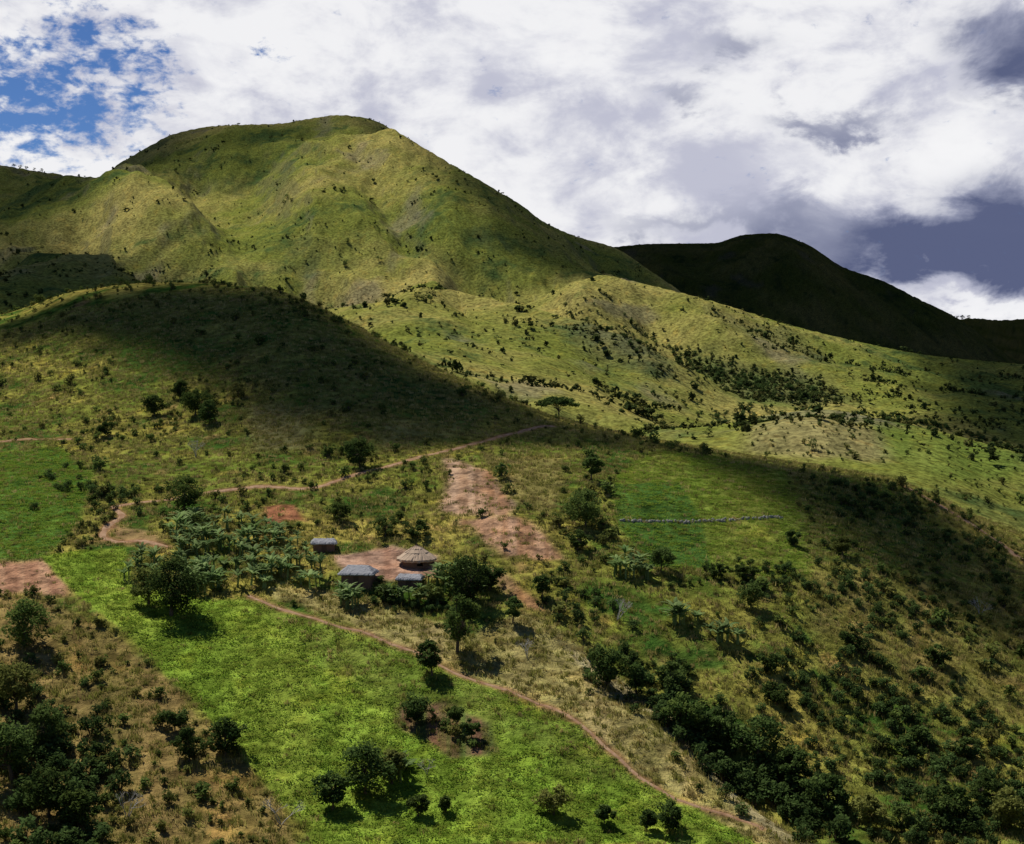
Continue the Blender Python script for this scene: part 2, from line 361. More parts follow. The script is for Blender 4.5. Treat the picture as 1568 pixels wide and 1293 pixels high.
m_bark=bark_mat('bark',(.05,.035,.025),(.14,.11,.08)); m_pale=bark_mat('pale_dead_wood',(.26,.24,.21),(.42,.40,.36))
m_mud=bark_mat('mud_wall',(.15,.085,.055),(.22,.135,.09)); m_thatch=bark_mat('straw_thatch',(.34,.24,.16),(.56,.43,.31))
m_gthatch=bark_mat('weathered_thatch',(.20,.20,.21),(.38,.38,.39)); m_dark=bark_mat('dark_doorway',(.01,.008,.006),(.02,.016,.012))
m_stone=bark_mat('field_stone',(.22,.21,.18),(.38,.36,.30)); m_wood=bark_mat('door_wood',(.08,.05,.03),(.14,.09,.06))
m_path,t=new_mat('trodden_earth'); p=t.node('ShaderNodeNewGeometry').outputs['Position']; n=t.noise(p,.8,6,.7)
finish(t,principled(t,t.mix(t.rng(n,.3,.7),(.24,.125,.065),(.40,.26,.16)),.95,n,.6,.1))
# ------------------------------------------------ terrain mesh
nR,nC=Z.shape
idx=np.arange(nR*nC).reshape(nR,nC)
quads=np.stack([idx[:-1,:-1],idx[:-1,1:],idx[1:,1:],idx[1:,:-1]],-1).reshape(-1,4)
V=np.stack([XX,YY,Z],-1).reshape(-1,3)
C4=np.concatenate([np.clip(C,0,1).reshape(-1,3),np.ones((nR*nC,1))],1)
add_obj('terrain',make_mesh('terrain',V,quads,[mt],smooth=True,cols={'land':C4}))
for D,w in PW:
    T=np.gradient(D,axis=0); T/=np.linalg.norm(T,axis=1)[:,None]+1e-9; Nn=np.stack([-T[:,1],T[:,0]],1)
    q=np.arange(len(D)); ws=w*(1+.7*fbm(q/5.,q*0,3,81)); vs=[]
    for o in(-1,-.4,.4,1):
        xy=D+Nn*(ws*o)[:,None]; z=hz(xy[:,0],xy[:,1])+(.0 if abs(o)==1 else .06)
        vs.append(np.column_stack([xy,z]))
    V=np.stack(vs,1).reshape(-1,3); n=len(D); ii=np.arange(n*4).reshape(n,4)
    f=np.stack([ii[:-1,:-1],ii[:-1,1:],ii[1:,1:],ii[1:,:-1]],-1).reshape(-1,4)
    add_obj('footpath',make_mesh('footpath',V,f,[m_path],smooth=True))
# ------------------------------------------------ vegetation builders
class B:
    def __init__(s): s.V=[];s.F=[];s.M=[];s.T=[];s.n=0
    def add(s,V,F_,m,t):
        V=np.asarray(V,float);F_=np.asarray(F_,int)
        s.V.append(V);s.F.append(F_+s.n);s.M.append(np.full(len(F_),m));s.T.append(np.broadcast_to(np.asarray(t,float),(len(V),)).copy());s.n+=len(V)
    def mesh(s,name,mats,smooth=False):
        return make_mesh(name,np.vstack(s.V),np.vstack(s.F),mats,np.concatenate(s.M),smooth,{'tint':np.concatenate(s.T)})
def tube(b,P,R,m=1,k=6,t=.5):
    P=np.asarray(P,float);T=np.gradient(P,axis=0);T/=np.linalg.norm(T,axis=1)[:,None]+1e-9
    ref=np.array([.31,.95,.05]); A1=np.cross(T,ref);A1/=np.linalg.norm(A1,axis=1)[:,None]+1e-9;A2=np.cross(T,A1)
    an=np.arange(k)/k*2*np.pi
    V=(P[:,None,:]+np.asarray(R)[:,None,None]*(np.cos(an)[None,:,None]*A1[:,None,:]+np.sin(an)[None,:,None]*A2[:,None,:])).reshape(-1,3)
    n=len(P);F_=[[i*k+j,i*k+(j+1)%k,(i+1)*k+(j+1)%k,(i+1)*k+j] for i in range(n-1) for j in range(k)]
    b.add(V,F_,m,t)
def leaves(b,Cn,size,tint,r,m=0,up=.5,asp=.55):
    n=len(Cn);N=r.normal(size=(n,3));N/=np.linalg.norm(N,axis=1)[:,None];N[:,2]=np.abs(N[:,2])+up;N/=np.linalg.norm(N,axis=1)[:,None]
    A1=np.cross(N,r.normal(size=(n,3)));A1/=np.linalg.norm(A1,axis=1)[:,None]+1e-9;A2=np.cross(N,A1)
    s=(size*r.uniform(.6,1.35,n))[:,None]
    V=np.stack([Cn-A1*s,Cn-A2*s*asp+A1*s*.1,Cn+A1*s,Cn+A2*s*asp-A1*s*.1],1).reshape(-1,3)
    b.add(V,np.arange(4*n).reshape(n,4),m,np.repeat(tint,4))
def crown_tree(seed,h,w,base=.22,nc=None,leaf=.2,lp=60,flat=False,mat=None):
    r=np.random.default_rng(seed);b=B()
    th=h*(.62 if flat else .5); lean=r.normal(size=2)*.05*h
    tp=np.array([[0,0,-.6],[lean[0]*.2,lean[1]*.2,th*.35],[lean[0]*.6,lean[1]*.6,th*.7],[lean[0],lean[1],th]])
    r0=max(.06,h*.028); tube(b,tp,[r0*1.25,r0,r0*.8,r0*.55])
    nc=nc or int(18+w*h*.5)
    for i in range(nc):
        a=r.uniform(0,2*np.pi)
        if flat: rr=math.sqrt(r.uniform(0,1))*w*.5; zz=h*(.86-.22*(rr/(w*.5))**2+r.uniform(-.09,.08)); cr=w*.12
        else:
            cz=r.uniform(-1,1); rad=math.sqrt(max(0,1-cz*cz))*r.uniform(.35,1.0)*(1+.18*math.sin(a*2+seed)+.12*math.sin(a*3+seed*2))
            rr=rad*w*.42; zz=h*(base+(1-base)*.5)+cz*h*(1-base)*.42*r.uniform(.7,1.05); cr=r.uniform(.13,.22)*min(w,h)
        cpt=np.array([lean[0]+rr*math.cos(a),lean[1]+rr*math.sin(a),zz])
        if i%2==0:
            s0=tp[1]+(tp[3]-tp[1])*r.uniform(.1,1); mdp=(s0+cpt)/2+np.array([0,0,-.06*h if not flat else -.02*h]); tube(b,[s0,mdp,cpt],[r0*.45,r0*.3,r0*.12],k=4)
        n=int(lp*r.uniform(.6,1.3)); D=r.normal(size=(n,3)); D/=np.linalg.norm(D,axis=1)[:,None]; D*=(r.uniform(.25,1,n)**.6)[:,None]*cr
        D[:,2]*=.45 if flat else .75
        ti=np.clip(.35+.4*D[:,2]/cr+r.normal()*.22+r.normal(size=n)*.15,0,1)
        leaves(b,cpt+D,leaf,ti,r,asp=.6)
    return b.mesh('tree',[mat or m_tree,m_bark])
def shrub_mesh(seed,n,leaf,mat,twigs=True,h=1.,w=1.):
    r=np.random.default_rng(seed);b=B();k=r.integers(4,8)
    for i in range(k):
        a=r.uniform(0,6.28);rr=r.uniform(0,.42)*w; z=r.uniform(.2,.7)*h;cp=np.array([rr*math.cos(a),rr*math.sin(a),z])
        if twigs: tube(b,[[0,0,-.15],cp*.5,cp],[.035,.025,.01],k=3)
        m=n//k;D=r.normal(size=(m,3));D/=np.linalg.norm(D,axis=1)[:,None];D*=(r.uniform(.2,1,m)**.5)[:,None]*.27
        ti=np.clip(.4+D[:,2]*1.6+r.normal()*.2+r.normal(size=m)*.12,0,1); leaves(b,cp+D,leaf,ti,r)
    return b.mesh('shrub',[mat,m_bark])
def banana_mesh(seed):
    r=np.random.default_rng(seed);b=B();H=r.uniform(1.2,2.0)
    for q in range(r.integers(1,4)):
        ox,oy=(0,0) if q==0 else r.normal(size=2)*.9; Hq=H*(1 if q==0 else r.uniform(.5,.9))
        tube(b,[[ox,oy,-.5],[ox+.03,oy,Hq*.5],[ox,oy+.03,Hq]],[.16,.13,.09],m=0,t=.9)
        n=r.integers(7,10)
        for i in range(n):
            a=i*2.4+r.uniform(-.4,.4);L=r.uniform(1.8,2.7)*(1 if q==0 else .75);el=r.uniform(.85,1.45);W=r.uniform(.20,.30)
            k=8;P=[];x=0;z=Hq-.15;e=el
            for j in range(k): P.append((x,z)); x+=L/k*math.cos(e); z+=L/k*math.sin(e); e-=r.uniform(.12,.28)
            V=[];prof=[.15,.6,.95,1,.98,.85,.6,.12]
            for j,(x,z) in enumerate(P):
                wd=W*prof[j]*r.uniform(.75,1.1)
                for o in(-1,0,1):
                    V.append([ox+x*math.cos(a)-o*wd*math.sin(a),oy+x*math.sin(a)+o*wd*math.cos(a),z-.3*wd*abs(o)])
            Fq=[]
            for j in range(k-1):
                q3=j*3;Fq+=[[q3,q3+1,q3+4,q3+3],[q3+1,q3+2,q3+5,q3+4]]
            b.add(V,Fq,0,np.clip(r.uniform(.0,.9)+r.normal(size=len(V))*.1,0,1))
    return b.mesh('banana_plant',[m_ban,m_bark])
def tuft_mesh(seed,n,R,h,wd,mat,leafy=False):
    r=np.random.default_rng(seed);b=B()
    if leafy:
        a=r.uniform(0,6.28,n);q=R*np.sqrt(r.uniform(0,1,n))*1.2
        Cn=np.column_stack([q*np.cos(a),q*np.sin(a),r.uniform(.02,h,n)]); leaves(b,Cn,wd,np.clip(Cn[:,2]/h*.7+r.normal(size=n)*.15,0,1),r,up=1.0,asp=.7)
        return b.mesh('crop',[mat])
    q=R*np.abs(r.normal(size=n))*.6;t0=r.uniform(0,6.28,n);x=q*np.cos(t0);y=q*np.sin(t0);a=r.uniform(0,6.28,n);hh=h*r.uniform(.5,1.2,n);w_=wd*r.uniform(.6,1.2,n);lx=r.normal(size=n)*.4*hh;ly=r.normal(size=n)*.4*hh
    V=np.stack([np.column_stack([x-w_*np.cos(a),y-w_*np.sin(a),0*x-.1]),np.column_stack([x+w_*np.cos(a),y+w_*np.sin(a),0*x-.1]),
       np.column_stack([x+lx+.3*w_*np.cos(a),y+ly+.3*w_*np.sin(a),hh]),np.column_stack([x+lx-.3*w_*np.cos(a),y+ly-.3*w_*np.sin(a),hh*.95])],1).reshape(-1,3)
    b.add(V,np.arange(4*n).reshape(n,4),0,np.repeat(np.clip(r.uniform(0,1,n),0,1),4)); return b.mesh('grass',[mat])
def scatter(name,meshes,P,scale,tn):
    colc=bpy.data.collections.new(name+'_kinds')
    for i,me in enumerate(meshes): colc.objects.link(bpy.data.objects.new(tn,me))
    me=bpy.data.meshes.new(name); n=len(P); me.vertices.add(n); me.vertices.foreach_set('co',np.asarray(P,np.float32).ravel())
    rot=np.column_stack([rng.normal(size=n)*.06,rng.normal(size=n)*.06,rng.uniform(0,6.28,n)])
    a=me.attributes.new('rot','FLOAT_VECTOR','POINT');a.data.foreach_set('vector',rot.astype(np.float32).ravel())
    sc=np.asarray(scale); 
    if sc.ndim==1: sc=np.column_stack([sc,sc,sc*rng.uniform(.8,1.2,n)])
    a=me.attributes.new('scl','FLOAT_VECTOR','POINT');a.data.foreach_set('vector',sc.astype(np.float32).ravel())
    a=me.attributes.new('kind','INT','POINT');a.data.foreach_set('value',rng.integers(0,len(meshes),n).astype(np.int32))
    o=add_obj(name,me)
    ng=bpy.data.node_groups.new(name,'GeometryNodeTree')
    ng.interface.new_socket('Geometry',in_out='INPUT',socket_type='NodeSocketGeometry'); ng.interface.new_socket('Geometry',in_out='OUTPUT',socket_type='NodeSocketGeometry')
    N=ng.nodes;L=ng.links;gi=N.new('NodeGroupInput');go=N.new('NodeGroupOutput');ip=N.new('GeometryNodeInstanceOnPoints')
    ci=N.new('GeometryNodeCollectionInfo');ci.inputs['Collection'].default_value=colc;ci.inputs['Separate Children'].default_value=True;ci.inputs['Reset Children'].default_value=True
    def na(nm,ty):
        x=N.new('GeometryNodeInputNamedAttribute');x.data_type=ty;x.inputs['Name'].default_value=nm;return x.outputs['Attribute']
    L.new(gi.outputs[0],ip.inputs['Points']);L.new(ci.outputs[0],ip.inputs['Instance']);ip.inputs['Pick Instance'].default_value=True
    L.new(na('kind','INT'),ip.inputs['Instance Index']);L.new(na('rot','FLOAT_VECTOR'),ip.inputs['Rotation']);L.new(na('scl','FLOAT_VECTOR'),ip.inputs['Scale'])
    L.new(ip.outputs[0],go.inputs[0]); md=o.modifiers.new('scatter','NODES');md.node_group=ng
    return o
dY=np.diff(Yr)[:,None];area=dY*np.diff(SS)[None,:]*Yr[:-1,None]
inaz=(np.abs(SS[:-1])<.43)[None,:]
def sample(D,y0,y1,dens=1.0,cap=None):
    W=area*D[:-1,:-1]*dens*inaz*((Yr[:-1]>y0)&(Yr[:-1]<y1))[:,None]; tot=W.sum(); n=int(tot if cap is None else min(tot,cap))
    k=np.searchsorted(np.cumsum(W.ravel())/tot,rng.random(n)); i,j=np.unravel_index(np.clip(k,0,W.size-1),W.shape)
    y=Yr[i]+dY[i,0]*rng.random(n); s=SS[j]+(SS[j+1]-SS[j])*rng.random(n); x=s*y
    return np.column_stack([x,y,hz(x,y)])
P=sample(DS,115,520,cap=10000); sc=rng.lognormal(-.4,.5,len(P))
scatter('hillside_shrubs',[shrub_mesh(100+i,120,.13,m_shrub) for i in range(6)],P-[0,0,.05],np.clip(sc,.35,2.4)*1.35,'shrub')
P=sample(DS,520,4600,cap=30000); sc=rng.lognormal(-.05,.6,len(P)); sc*=np.where(P[:,1]>1300,1.15,1.1)
scatter('distant_shrubs',[shrub_mesh(200+i,36,.26,m_shrubf,False) for i in range(5)],P,np.clip(sc,.5,4.5)*1.4,'shrub')
P=sample(DG,120,420,1.0,cap=60000)
scatter('grass',[tuft_mesh(300+i,26,.75,.40,.06,m_grass) for i in range(5)],P,rng.uniform(.6,1.3,len(P)),'grass_tuft')
P=sample(DC,120,420,2.6,cap=45000)
scatter('crop_plants',[tuft_mesh(320+i,20,.5,.20,.10,m_crop,True) for i in range(5)],P,rng.uniform(.6,1.25,len(P)),'crop_plant')
# ------------------------------------------------ individual trees: (u, v_base, w_px, h_px)
T=[(282,786,64,62),(551,716,46,48),(540,706,30,36),(262,942,100,92),(228,925,60,60),(897,806,70,58),(884,842,42,34),(722,930,80,84),(700,1000,60,90),(750,905,50,50),
(662,1034,42,54),(638,1108,50,50),(848,1248,56,50),(345,1157,56,58),(290,1165,50,52),(268,1120,36,40),(35,992,76,76),(930,1050,66,66),(974,1062,44,48),
(1028,1064,52,52),(1052,1118,66,60),(1160,1165,96,68),(1220,1200,74,60),(1270,1240,80,60),(1330,1270,70,56),(1110,1140,56,50),(1452,1258,76,60),(560,1215,80,80),(600,1200,50,56),(510,1240,56,60),
(640,1250,32,34),(237,637,44,34),(300,636,50,42),(322,648,36,36),(275,612,34,30),(165,668,26,24),(365,610,30,26),(785,955,30,42),(1012,875,44,40),(905,735,32,40),
(25,1090,70,80),(70,1150,70,70),(20,1200,90,100),(75,1250,80,80),(120,1270,60,60),(990,1272,30,34),(1030,1272,50,46),(925,1262,30,32),(683,1245,22,28),(1150,930,46,40),(1100,885,40,24),(1140,890,44,26),
(520,800,50,34),(590,822,60,34),(640,824,60,30),(590,918,40,26),(655,926,50,34),(1180,1030,42,34),(1190,1080,50,40),(1405,1140,34,34),(1290,850,30,30),(1215,835,28,26),(830,915,34,36),(1480,1160,34,32),(700,1110,28,32),(722,1130,24,32),(1385,1160,40,34),(1500,1230,60,48),(1540,1270,70,60),(1380,1275,50,44),(1300,990,40,34),(1440,1020,40,34)]
for i,(u,v,wp,hp) in enumerate(T):
    p=hit(u,v); k=p[1]/F; w_,h_=wp*k*1.12,hp*k
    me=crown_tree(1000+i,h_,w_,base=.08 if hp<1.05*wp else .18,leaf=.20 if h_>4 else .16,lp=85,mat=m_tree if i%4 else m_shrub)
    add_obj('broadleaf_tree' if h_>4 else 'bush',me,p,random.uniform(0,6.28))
p=hit(856,640); k=p[1]/F; add_obj('acacia_tree',crown_tree(5,34*k,56*k,flat=True,nc=44,leaf=.26,lp=80),p)
for i,(u,v,wp) in enumerate([(650,462,14),(640,458,13),(660,460,11),(528,408,13),(532,372,9),(268,262,8),(30,250,6),(40,249,6),(65,257,6),(52,252,5),(22,248,6),(1465,489,7),(1474,489,8),(1483,488,6),(185,436,12),(130,410,9),(580,400,9),(440,305,9),(447,310,8),(435,312,7),(1085,668,14),(1243,690,20),(1245,612,16),(760,520,8)]):
    p=hit(u,v); k=p[1]/F; add_obj('hill_tree',crown_tree(400+i,wp*1.05*k,wp*1.3*k,leaf=.10*wp*k*.6,lp=22,nc=16,base=.2),p-np.array([0,0,.1*wp*k]))
ban=[banana_mesh(i) for i in range(7)]
bp=[]
def inpoly(poly,n,y0=None):
    P=np.array(poly,float);out=[]
    while len(out)<n:
        u=rng.uniform(P[:,0].min(),P[:,0].max());v=rng.uniform(P[:,1].min(),P[:,1].max())
        if poly_sd(np.array([u]),np.array([v]),P)[0]>0: out.append(hit(u,v))
    return out
bp+=inpoly([(262,805),(320,790),(380,805),(450,825),(475,860),(510,895),(545,920),(540,940),(480,905),(380,902),(290,918),(215,905),(190,880),(200,855),(280,860)],120)
bp+=inpoly([(670,880),(730,884),(750,900),(720,920),(660,915)],20)
bp+=inpoly([(575,912),(640,914),(690,926),(600,930)],13)
scatter('banana_grove',ban,np.array(bp),rng.uniform(.7,1.2,len(bp)),'banana_plant')
for u,v,n,sp in[(960,888,10,28),(1036,962,6,16),(1105,985,5,16),(600,1200,3,14),(538,930,3,8)]:
    for i in range(n):
        p=hit(u+rng.uniform(-sp,sp),v-rng.uniform(0,sp*.8)); o=add_obj('banana_plant',ban[i%7],p,rng.uniform(0,6)); o.scale=[rng.uniform(.9,1.25)]*3
def bare(seed,h):
    r=np.random.default_rng(seed);b=B()
    def br(p,d,l,rad,dep):
        q=p+d*l; tube(b,[p,(p+q)/2+r.normal(size=3)*.04*l,q],[rad,rad*.8,rad*.55],m=0,k=4)
        if dep: 
            for _ in range(3):
                nd=d+r.normal(size=3)*.55; nd[2]=abs(nd[2])*.8+.15; nd/=np.linalg.norm(nd); br(q,nd,l*.68,rad*.58,dep-1)
    for _ in range(3):
        d=r.normal(size=3)*.35;d[2]=1;d/=np.linalg.norm(d);br(np.array([0,0,-.2]),d,h*.36,h*.019,3)
    return b.mesh('bare_tree',[m_pale])
for i,(u,v,hp) in enumerate([(945,950,44),(808,1008,40),(195,1255,56),(655,1185,36),(430,1262,60),(1500,940,34),(300,700,34)]):
    p=hit(u,v); add_obj('leafless_tree',bare(i+50,hp*p[1]/F),p)
gp=[];gs=[]
for (uv,n,spx,lo,hi) in[([(1020,1080),(1110,1160),(1190,1225),(1290,1290)],140,26,1.2,3.0),([(0,1080),(60,1150),(90,1230),(100,1290)],110,55,1.2,3.0),([(860,880),(950,1000),(1040,1090)],60,30,.8,2.0),([(1130,880),(1300,900),(1450,960)],110,30,.8,1.8),([(560,925),(700,935)],22,8,.8,1.6),([(1350,640),(1450,655),(1568,690)],80,4,2.0,4.0),([(200,780),(110,730),(60,770)],30,20,1,2),([(1350,1000),(1450,1150),(1568,1290)],130,60,.8,2.2),([(1200,1000),(1300,1120),(1400,1230)],110,50,.8,2.0),([(1250,740),(1400,790),(1540,880)],130,28,.8,1.9),([(1060,560),(1150,590),(1250,604)],120,12,2.,5.),([(1000,600),(1100,640),(1180,628)],50,9,1.5,3.5),([(880,470),(1000,530),(1080,560)],60,14,2,4.),([(1380,1285),(1470,1270),(1560,1240)],40,24,1.2,2.6)]:
    for _ in range(n):
        a=rng.uniform(0,len(uv)-1.001);i=int(a);f=a-i;u=uv[i][0]*(1-f)+uv[i+1][0]*f+rng.normal()*spx;v=uv[i][1]*(1-f)+uv[i+1][1]*f+rng.normal()*spx*.6
        gp.append(hit(u,min(v,1320)));gs.append(rng.uniform(lo,hi))
m_th=leaf_mat('thicket_leaves',(.028,.056,.018),(.095,.145,.040),(.07,.11,.032),.3)
scatter('gully_thicket',[shrub_mesh(500+i,240,.09,m_th) for i in range(5)],np.array(gp),np.array(gs),'bush')
b=B();P=hits([(952,798),(1040,800),(1110,797),(1198,793)]);r=np.random.default_rng(9)
for i in range(130):
    f=i/129*3*.999;k=int(f);q=P[k]*(1-f+k)+P[k+1]*(f-k);x,y=q[0]+r.normal()*.18,q[1]+r.normal()*.18;s=r.uniform(.12,.27);z=float(hz(x,y))+.08
    an=np.arange(6)/6*6.28;V=[]
    for zz,rr in((-.6,1),(.5,1.05),(1.,.6)): V+=[[x+s*rr*math.cos(a)*r.uniform(.8,1.2),y+s*rr*math.sin(a)*r.uniform(.8,1.2),z+zz*s*1.3] for a in an]
    Fq=[[l*6+j,l*6+(j+1)%6,l*6+6+(j+1)%6,l*6+6+j] for l in range(2) for j in range(6)]+[[12,13,14,15],[12,15,16,17]]
    b.add(V,Fq,0,.5)
add_obj('stone_row',b.mesh('stone_row',[m_stone]))
# ------------------------------------------------ huts
def round_hut(u,v,wpx,roofmat,seed,rh=.34,rot=0,wh=1.5):
    p=hit(u,v);k=p[1]/F;R=wpx*k/2;r=np.random.default_rng(seed);e=bpy.data.objects.new('thatched_hut',None);scene.collection.objects.link(e);e.location=p;e.rotation_euler=(0,0,rot)
    wr=R*.74;n=32
    b=B();V=[]
    for z in(-1.2,0,wh,wh+.05):
        for j in range(n): a=j/n*2*np.pi; V.append([wr*math.cos(a),wr*math.sin(a),z])
    Fq=[[l*n+j,l*n+(j+1)%n,(l+1)*n+(j+1)%n,(l+1)*n+j] for l in range(3) for j in range(n) if not(l==1 and j in(23,24))]
    b.add(V,Fq,0,.5);o=add_obj('walls',b.mesh('walls',[m_mud]),parent=e)
    b=B();a0,a1=23/n*2*np.pi,25/n*2*np.pi;q=.82*wr
    b.add([[q*math.cos(a0),q*math.sin(a0),0],[q*math.cos(a1),q*math.sin(a1),0],[q*math.cos(a1),q*math.sin(a1),wh],[q*math.cos(a0),q*math.sin(a0),wh]],[[0,1,2,3]],0,.5);add_obj('doorway',b.mesh('doorway',[m_dark]),parent=e)
    b=B();n=72;lv=[(1.04,-.12),(1.0,-.22),(1.02,0),(.80,.30),(.62,.52),(.60,.58),(.36,.86),(.34,.92),(.10,1.12),(.03,1.2)];V=[];ti=[]
    H=R*rh*2
    for l,(rr,zz) in enumerate(lv):
        for j in range(n):
            a=j/n*2*np.pi;jt=1+r.normal()*.022*(1 if l<3 else .6);V.append([R*rr*jt*math.cos(a),R*rr*jt*math.sin(a),wh-.1+H*zz*.8+r.normal()*.03]);ti.append(r.random())
    Fq=[[l*n+j,l*n+(j+1)%n,(l+1)*n+(j+1)%n,(l+1)*n+j] for l in range(len(lv)-1) for j in range(n)]
    b.add(V,Fq,0,ti);add_obj('thatch_roof',b.mesh('roof',[roofmat]),parent=e)
    b=B();tube(b,[[0,0,wh+H*.9],[0,0,wh+H*1.08]],[.12,.05],m=0);add_obj('roof_tip',b.mesh('tip',[m_wood]),parent=e)
def rect_hut(u,v,wpx,rot,seed,roofmat,name,wh=1.35,rise=.9,hip=.22):
    p=hit(u,v);k=p[1]/F;L=wpx*k;D_=L*.78;e=bpy.data.objects.new(name,None);scene.collection.objects.link(e);e.location=p;e.rotation_euler=(0,0,rot)
    r=np.random.default_rng(seed);a,c_=L*.41,D_*.39;b=B()
    V=[[-a,-c_,-1],[a,-c_,-1],[a,c_,-1],[-a,c_,-1],[-a,-c_,wh+.15],[a,-c_,wh+.15],[a,c_,wh+.15],[-a,c_,wh+.15]]
    b.add(V,[[0,1,5,4],[1,2,6,5],[2,3,7,6],[3,0,4,7]],0,.5);add_obj('walls',b.mesh('walls',[m_mud]),parent=e)
    nx,ny=26,20;X=np.linspace(-1,1,nx);Y_=np.linspace(-1,1,ny);V=[]
    for j in range(ny):
        for i in range(nx):
            ex=(1-abs(X[i]))/hip*.5;ey=1-abs(Y_[j]);hh=min(ex,ey,1.0);edge=i in(0,nx-1) or j in(0,ny-1)
            V.append([X[i]*L/2*(1+(r.normal()*.02 if edge else 0)),Y_[j]*D_/2*(1+(r.normal()*.02 if edge else 0)),wh+rise*hh+r.normal()*.025-(.12 if edge else 0)])
    nV=len(V);V+=[[x*.97,y*.97,z-.16] for x,y,z in V]
    ii=np.arange(nV).reshape(ny,nx);q=np.stack([ii[:-1,:-1],ii[:-1,1:],ii[1:,1:],ii[1:,:-1]],-1).reshape(-1,4)
    rim=list(ii[0,:])+list(ii[1:,-1])+list(ii[-1,-2::-1])+list(ii[-2:0:-1,0]);rq=[[rim[m],rim[(m+1)%len(rim)],rim[(m+1)%len(rim)]+nV,rim[m]+nV] for m in range(len(rim))]
    b=B();b.add(V,np.vstack([q,q[:,::-1]+nV,rq]),0,.5);add_obj('roof',b.mesh('roof',[roofmat]),parent=e)
    b=B();b.add([[-.4,-c_-.02,-.1],[.4,-c_-.02,-.1],[.4,-c_-.02,1.15],[-.4,-c_-.02,1.15]],[[0,1,2,3]],0,.5);add_obj('door',b.mesh('door',[m_wood]),parent=e)
round_hut(638,864,60,m_thatch,1,.34,.3,1.1)
rect_hut(549,890,56,-.12,2,m_gthatch,'grey_roofed_hut',1.4,1.1)
rect_hut(496,842,40,.15,3,m_gthatch,'grey_roofed_hut',1.3,.6,.12)
rect_hut(628,894,42,-.1,4,m_gthatch,'mud_storehouse',1.0,.55,.12)
# ------------------------------------------------ unseen clouds overhead, outlines shaped for the shade they cast on the hills
mc,t=new_mat('cloud_vapour'); al=t.node('ShaderNodeAttribute',attribute_name='tint').outputs['Fac']
d=t.node('ShaderNodeBsdfDiffuse');d.inputs[0].default_value=(.6,.6,.62,1);tp_=t.node('ShaderNodeBsdfTransparent');mx=t.node('ShaderNodeMixShader')
t.L.new(al,mx.inputs[0]);t.L.new(tp_.outputs[0],mx.inputs[1]);t.L.new(d.outputs[0],mx.inputs[2]);finish(t,mx.outputs[0])
def shade_cloud(uv,alt,soft,amt,seed,warp=None,world=False):
    G=np.array([(a,b,float(hz(a,b))) for a,b in uv]) if world else hits(uv)
    Pq=G[:,:2]+((alt-G[:,2])/S[2])[:,None]*S[None,:2]
    warp=soft if warp is None else warp
    x=np.linspace(Pq[:,0].min()-2.5*soft,Pq[:,0].max()+2.5*soft,150);y=np.linspace(Pq[:,1].min()-2.5*soft,Pq[:,1].max()+2.5*soft,150);X,Y=np.meshgrid(x,y)
    sd=poly_sd(X,Y,Pq)+warp*1.2*fbm(X/(soft*4),Y/(soft*4),4,seed)
    al=sstep(-soft,soft,sd)*amt; th=alt*.05
    n=fbm(X/(soft*2.5),Y/(soft*2.5),4,seed+3)
    top=alt+th*np.sqrt(al)*(1+.6*n); bot=alt-th*.25*al*(1+.4*n)
    ii=np.arange(X.size).reshape(X.shape);q=np.stack([ii[:-1,:-1],ii[:-1,1:],ii[1:,1:],ii[1:,:-1]],-1).reshape(-1,4)
    a=al.ravel();q=q[a[q].max(1)>.004]
    a2=1-np.sqrt(1-np.clip(a,0,.995))
    V=np.vstack([np.column_stack([X.ravel(),Y.ravel(),top.ravel()]),np.column_stack([X.ravel(),Y.ravel(),bot.ravel()])])
    add_obj('shade_cloud',make_mesh('shade_cloud',V,np.vstack([q,q[:,::-1]+X.size]),[mc],smooth=True,attrs={'tint':np.concatenate([a2,a2])}))
shade_cloud([(-60,530),(60,525),(200,540),(320,600),(390,655),(480,668),(560,664),(700,652),(845,650),(905,655),(850,640),(740,600),(600,534),(500,482),(400,444),(250,436),(100,455),(-60,510)],620,12,.995,3,8)
shade_cloud([(850,655),(960,676),(1050,705),(1120,745),(1230,800),(1350,860),(1450,930),(1600,1020),(1600,860),(1450,775),(1370,742),(1250,718),(1100,693),(960,666)],620,8,.95,4,6)
shade_cloud([(-80,395),(-80,470),(200,445),(380,440),(300,410),(200,395),(100,370)],1500,50,.98,5)
shade_cloud([(-1300,1500),(-620,1480),(-560,1700),(-500,2100),(-560,2800),(-1500,2900)],1900,90,.88,6,world=True)
shade_cloud([(-640,2180),(-260,2200),(-240,2900),(-800,2900)],2000,110,.7,7,world=True)
shade_cloud([(-330,2700),(-200,2250),(-95,1950),(0,1600),(110,1570),(260,1900),(400,2600),(300,3200),(-300,3200)],2000,40,.92,8,world=True)  # extra cloud, added to darken the main peak's right face
shade_cloud([(200,2900),(600,2700),(1000,2800),(1900,2900),(2300,5200),(200,5200)],2600,130,.99,9,60,world=True)
shade_cloud([(1350,4300),(4600,4700),(4800,8400),(1700,8400)],3400,260,.98,10,world=True)
shade_cloud([(225,740),(600,740),(760,1600),(470,1600),(330,1150)],900,28,.93,12,world=True)
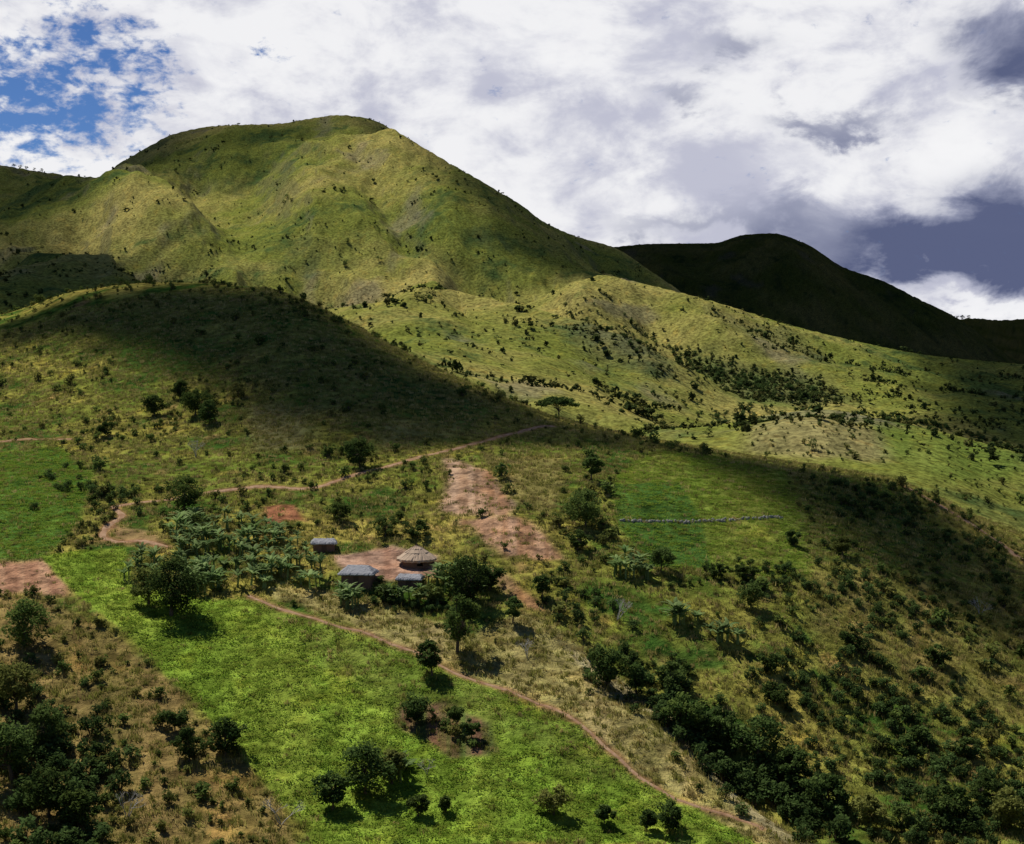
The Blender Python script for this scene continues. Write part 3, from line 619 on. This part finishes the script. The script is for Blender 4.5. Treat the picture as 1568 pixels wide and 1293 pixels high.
# ------------------------------------------------ sky
wd=bpy.data.worlds.new('World');scene.world=wd;wd.use_nodes=True;wd.node_tree.nodes.clear();t=NT(wd.node_tree)
sky=t.node('ShaderNodeTexSky',sky_type='NISHITA');sky.sun_disc=False;sky.sun_elevation=SUN_EL;sky.sun_rotation=SUN_AZ%(2*math.pi);sky.altitude=1800;sky.air_density=1.0;sky.dust_density=.0;sky.ozone_density=6.0
bg=t.node('ShaderNodeBackground');t.L.new(t.mix(1.0,sky.outputs[0],(.72,.90,1.2),'MULTIPLY'),bg.inputs[0]);bg.inputs[1].default_value=.055
gen=t.node('ShaderNodeTexCoord').outputs['Generated'];sx=t.node('ShaderNodeSeparateXYZ');t.L.new(gen,sx.inputs[0])
az=t.M('ARCTAN2',sx.outputs[0],sx.outputs[1]);el=t.M('ARCSINE',sx.outputs[2])
cb=t.node('ShaderNodeCombineXYZ');t.L.new(az,cb.inputs[0]);t.L.new(t.M('MULTIPLY',el,1.7),cb.inputs[1]);vec=cb.outputs[0]
nA=t.noise(vec,7,7,.6,.4);nB=t.noise(vec,16,6,.6,.3);nC_=t.noise(vec,60,5,.62,.2)
azd=t.M('ADD',az,t.M('MULTIPLY',t.M('SUBTRACT',nA,.5),.16));eld=t.M('ADD',el,t.M('MULTIPLY',t.M('SUBTRACT',nB,.5),.09))
def blob(u,v,su,sv,wgt):
    a0=math.atan((u-784)/F);e0=math.atan((560-v)/F)
    a=t.M('POWER',t.M('ABSOLUTE',t.M('DIVIDE',t.M('SUBTRACT',azd,a0),su/F)),2.0);b_=t.M('POWER',t.M('ABSOLUTE',t.M('DIVIDE',t.M('SUBTRACT',eld,e0),sv/F)),2.0)
    return t.M('MULTIPLY',t.M('EXPONENT',t.M('MULTIPLY',t.M('ADD',a,b_),-1.0)),wgt)
def total(l):
    r=l[0]
    for x in l[1:]: r=t.M('ADD',r,x)
    return r
dark=total([blob(1400,392,190,50,1.2),blob(1560,360,140,80,.8),blob(1530,110,85,65,.95),blob(1110,75,110,35,.5),blob(1030,150,70,22,.5),blob(1310,205,80,26,.55),blob(1220,180,60,20,.4),blob(1010,340,130,28,.4),blob(1180,330,90,40,.5)])
dark=t.M('ADD',dark,t.M('MULTIPLY',t.M('SUBTRACT',nB,.5),.8),clamp=True)
light=total([blob(1500,478,130,18,1.0),blob(1500,250,110,50,.6),blob(1200,270,150,50,.5),blob(800,100,250,70,.5),blob(300,120,150,60,.5)])
puff=t.M('ADD',t.M('MULTIPLY',nA,.6),t.M('MULTIPLY',nB,.4))
c1=t.mix(t.rng(puff,.40,.56),(.52,.53,.64),(.88,.88,.90))
c1=t.mix(t.rng(light,.15,.9,0,.75),c1,(.95,.95,.96))
c2=t.mix(t.rng(dark,.12,.7),c1,(.34,.36,.48))
c3=t.mix(t.rng(t.M('SUBTRACT',dark,t.M('MULTIPLY',light,.5)),.3,1.15),c2,(.08,.10,.20))
hi=t.rng(el,.265,.42); c4=t.mix(hi,c3,(.08,.09,.12))
bgc=t.node('ShaderNodeBackground');t.L.new(c4,bgc.inputs[0]);bgc.inputs[1].default_value=1.0
gap=total([blob(50,200,150,85,1.0),blob(150,70,100,60,.65),blob(215,160,60,60,.35),blob(440,85,36,16,.75),blob(30,60,80,40,.3)])
pf=t.M('ADD',t.M('MULTIPLY',t.M('SUBTRACT',nC_,.5),3.2),t.M('MULTIPLY',t.M('SUBTRACT',nB,.5),1.2))
cov=t.M('SUBTRACT',1.0,t.rng(t.M('SUBTRACT',gap,t.M('MULTIPLY',pf,.8)),.35,1.05),clamp=True)
over=t.rng(t.M('ADD',t.M('MULTIPLY',el,-1.0),nA),-.35,.15)
cov=t.M('MULTIPLY',t.M('MULTIPLY',cov,over),t.rng(sx.outputs[1],.0,.7,.1,1.0))
mx=t.node('ShaderNodeMixShader');t.L.new(cov,mx.inputs[0]);t.L.new(bg.outputs[0],mx.inputs[1]);t.L.new(bgc.outputs[0],mx.inputs[2])
o=t.node('ShaderNodeOutputWorld');t.L.new(mx.outputs[0],o.inputs[0])
ld=bpy.data.lights.new('sun','SUN');ld.energy=5.0;ld.angle=math.radians(.55);ld.color=(1,.96,.88);lo=bpy.data.objects.new('sun',ld);scene.collection.objects.link(lo)
from mathutils import Vector
lo.rotation_euler=Vector(S).to_track_quat('Z','Y').to_euler();lo.location=(0,0,500)
cd=bpy.data.cameras.new('camera');cd.sensor_width=36;cd.sensor_fit='HORIZONTAL';cd.lens=36*F/1568;cd.clip_start=.5;cd.clip_end=40000
co=bpy.data.objects.new('camera',cd);scene.collection.objects.link(co);co.rotation_euler=(math.pi/2-A,0,0);scene.camera=co
scene.view_settings.view_transform='Standard';scene.view_settings.look='None';scene.view_settings.exposure=0
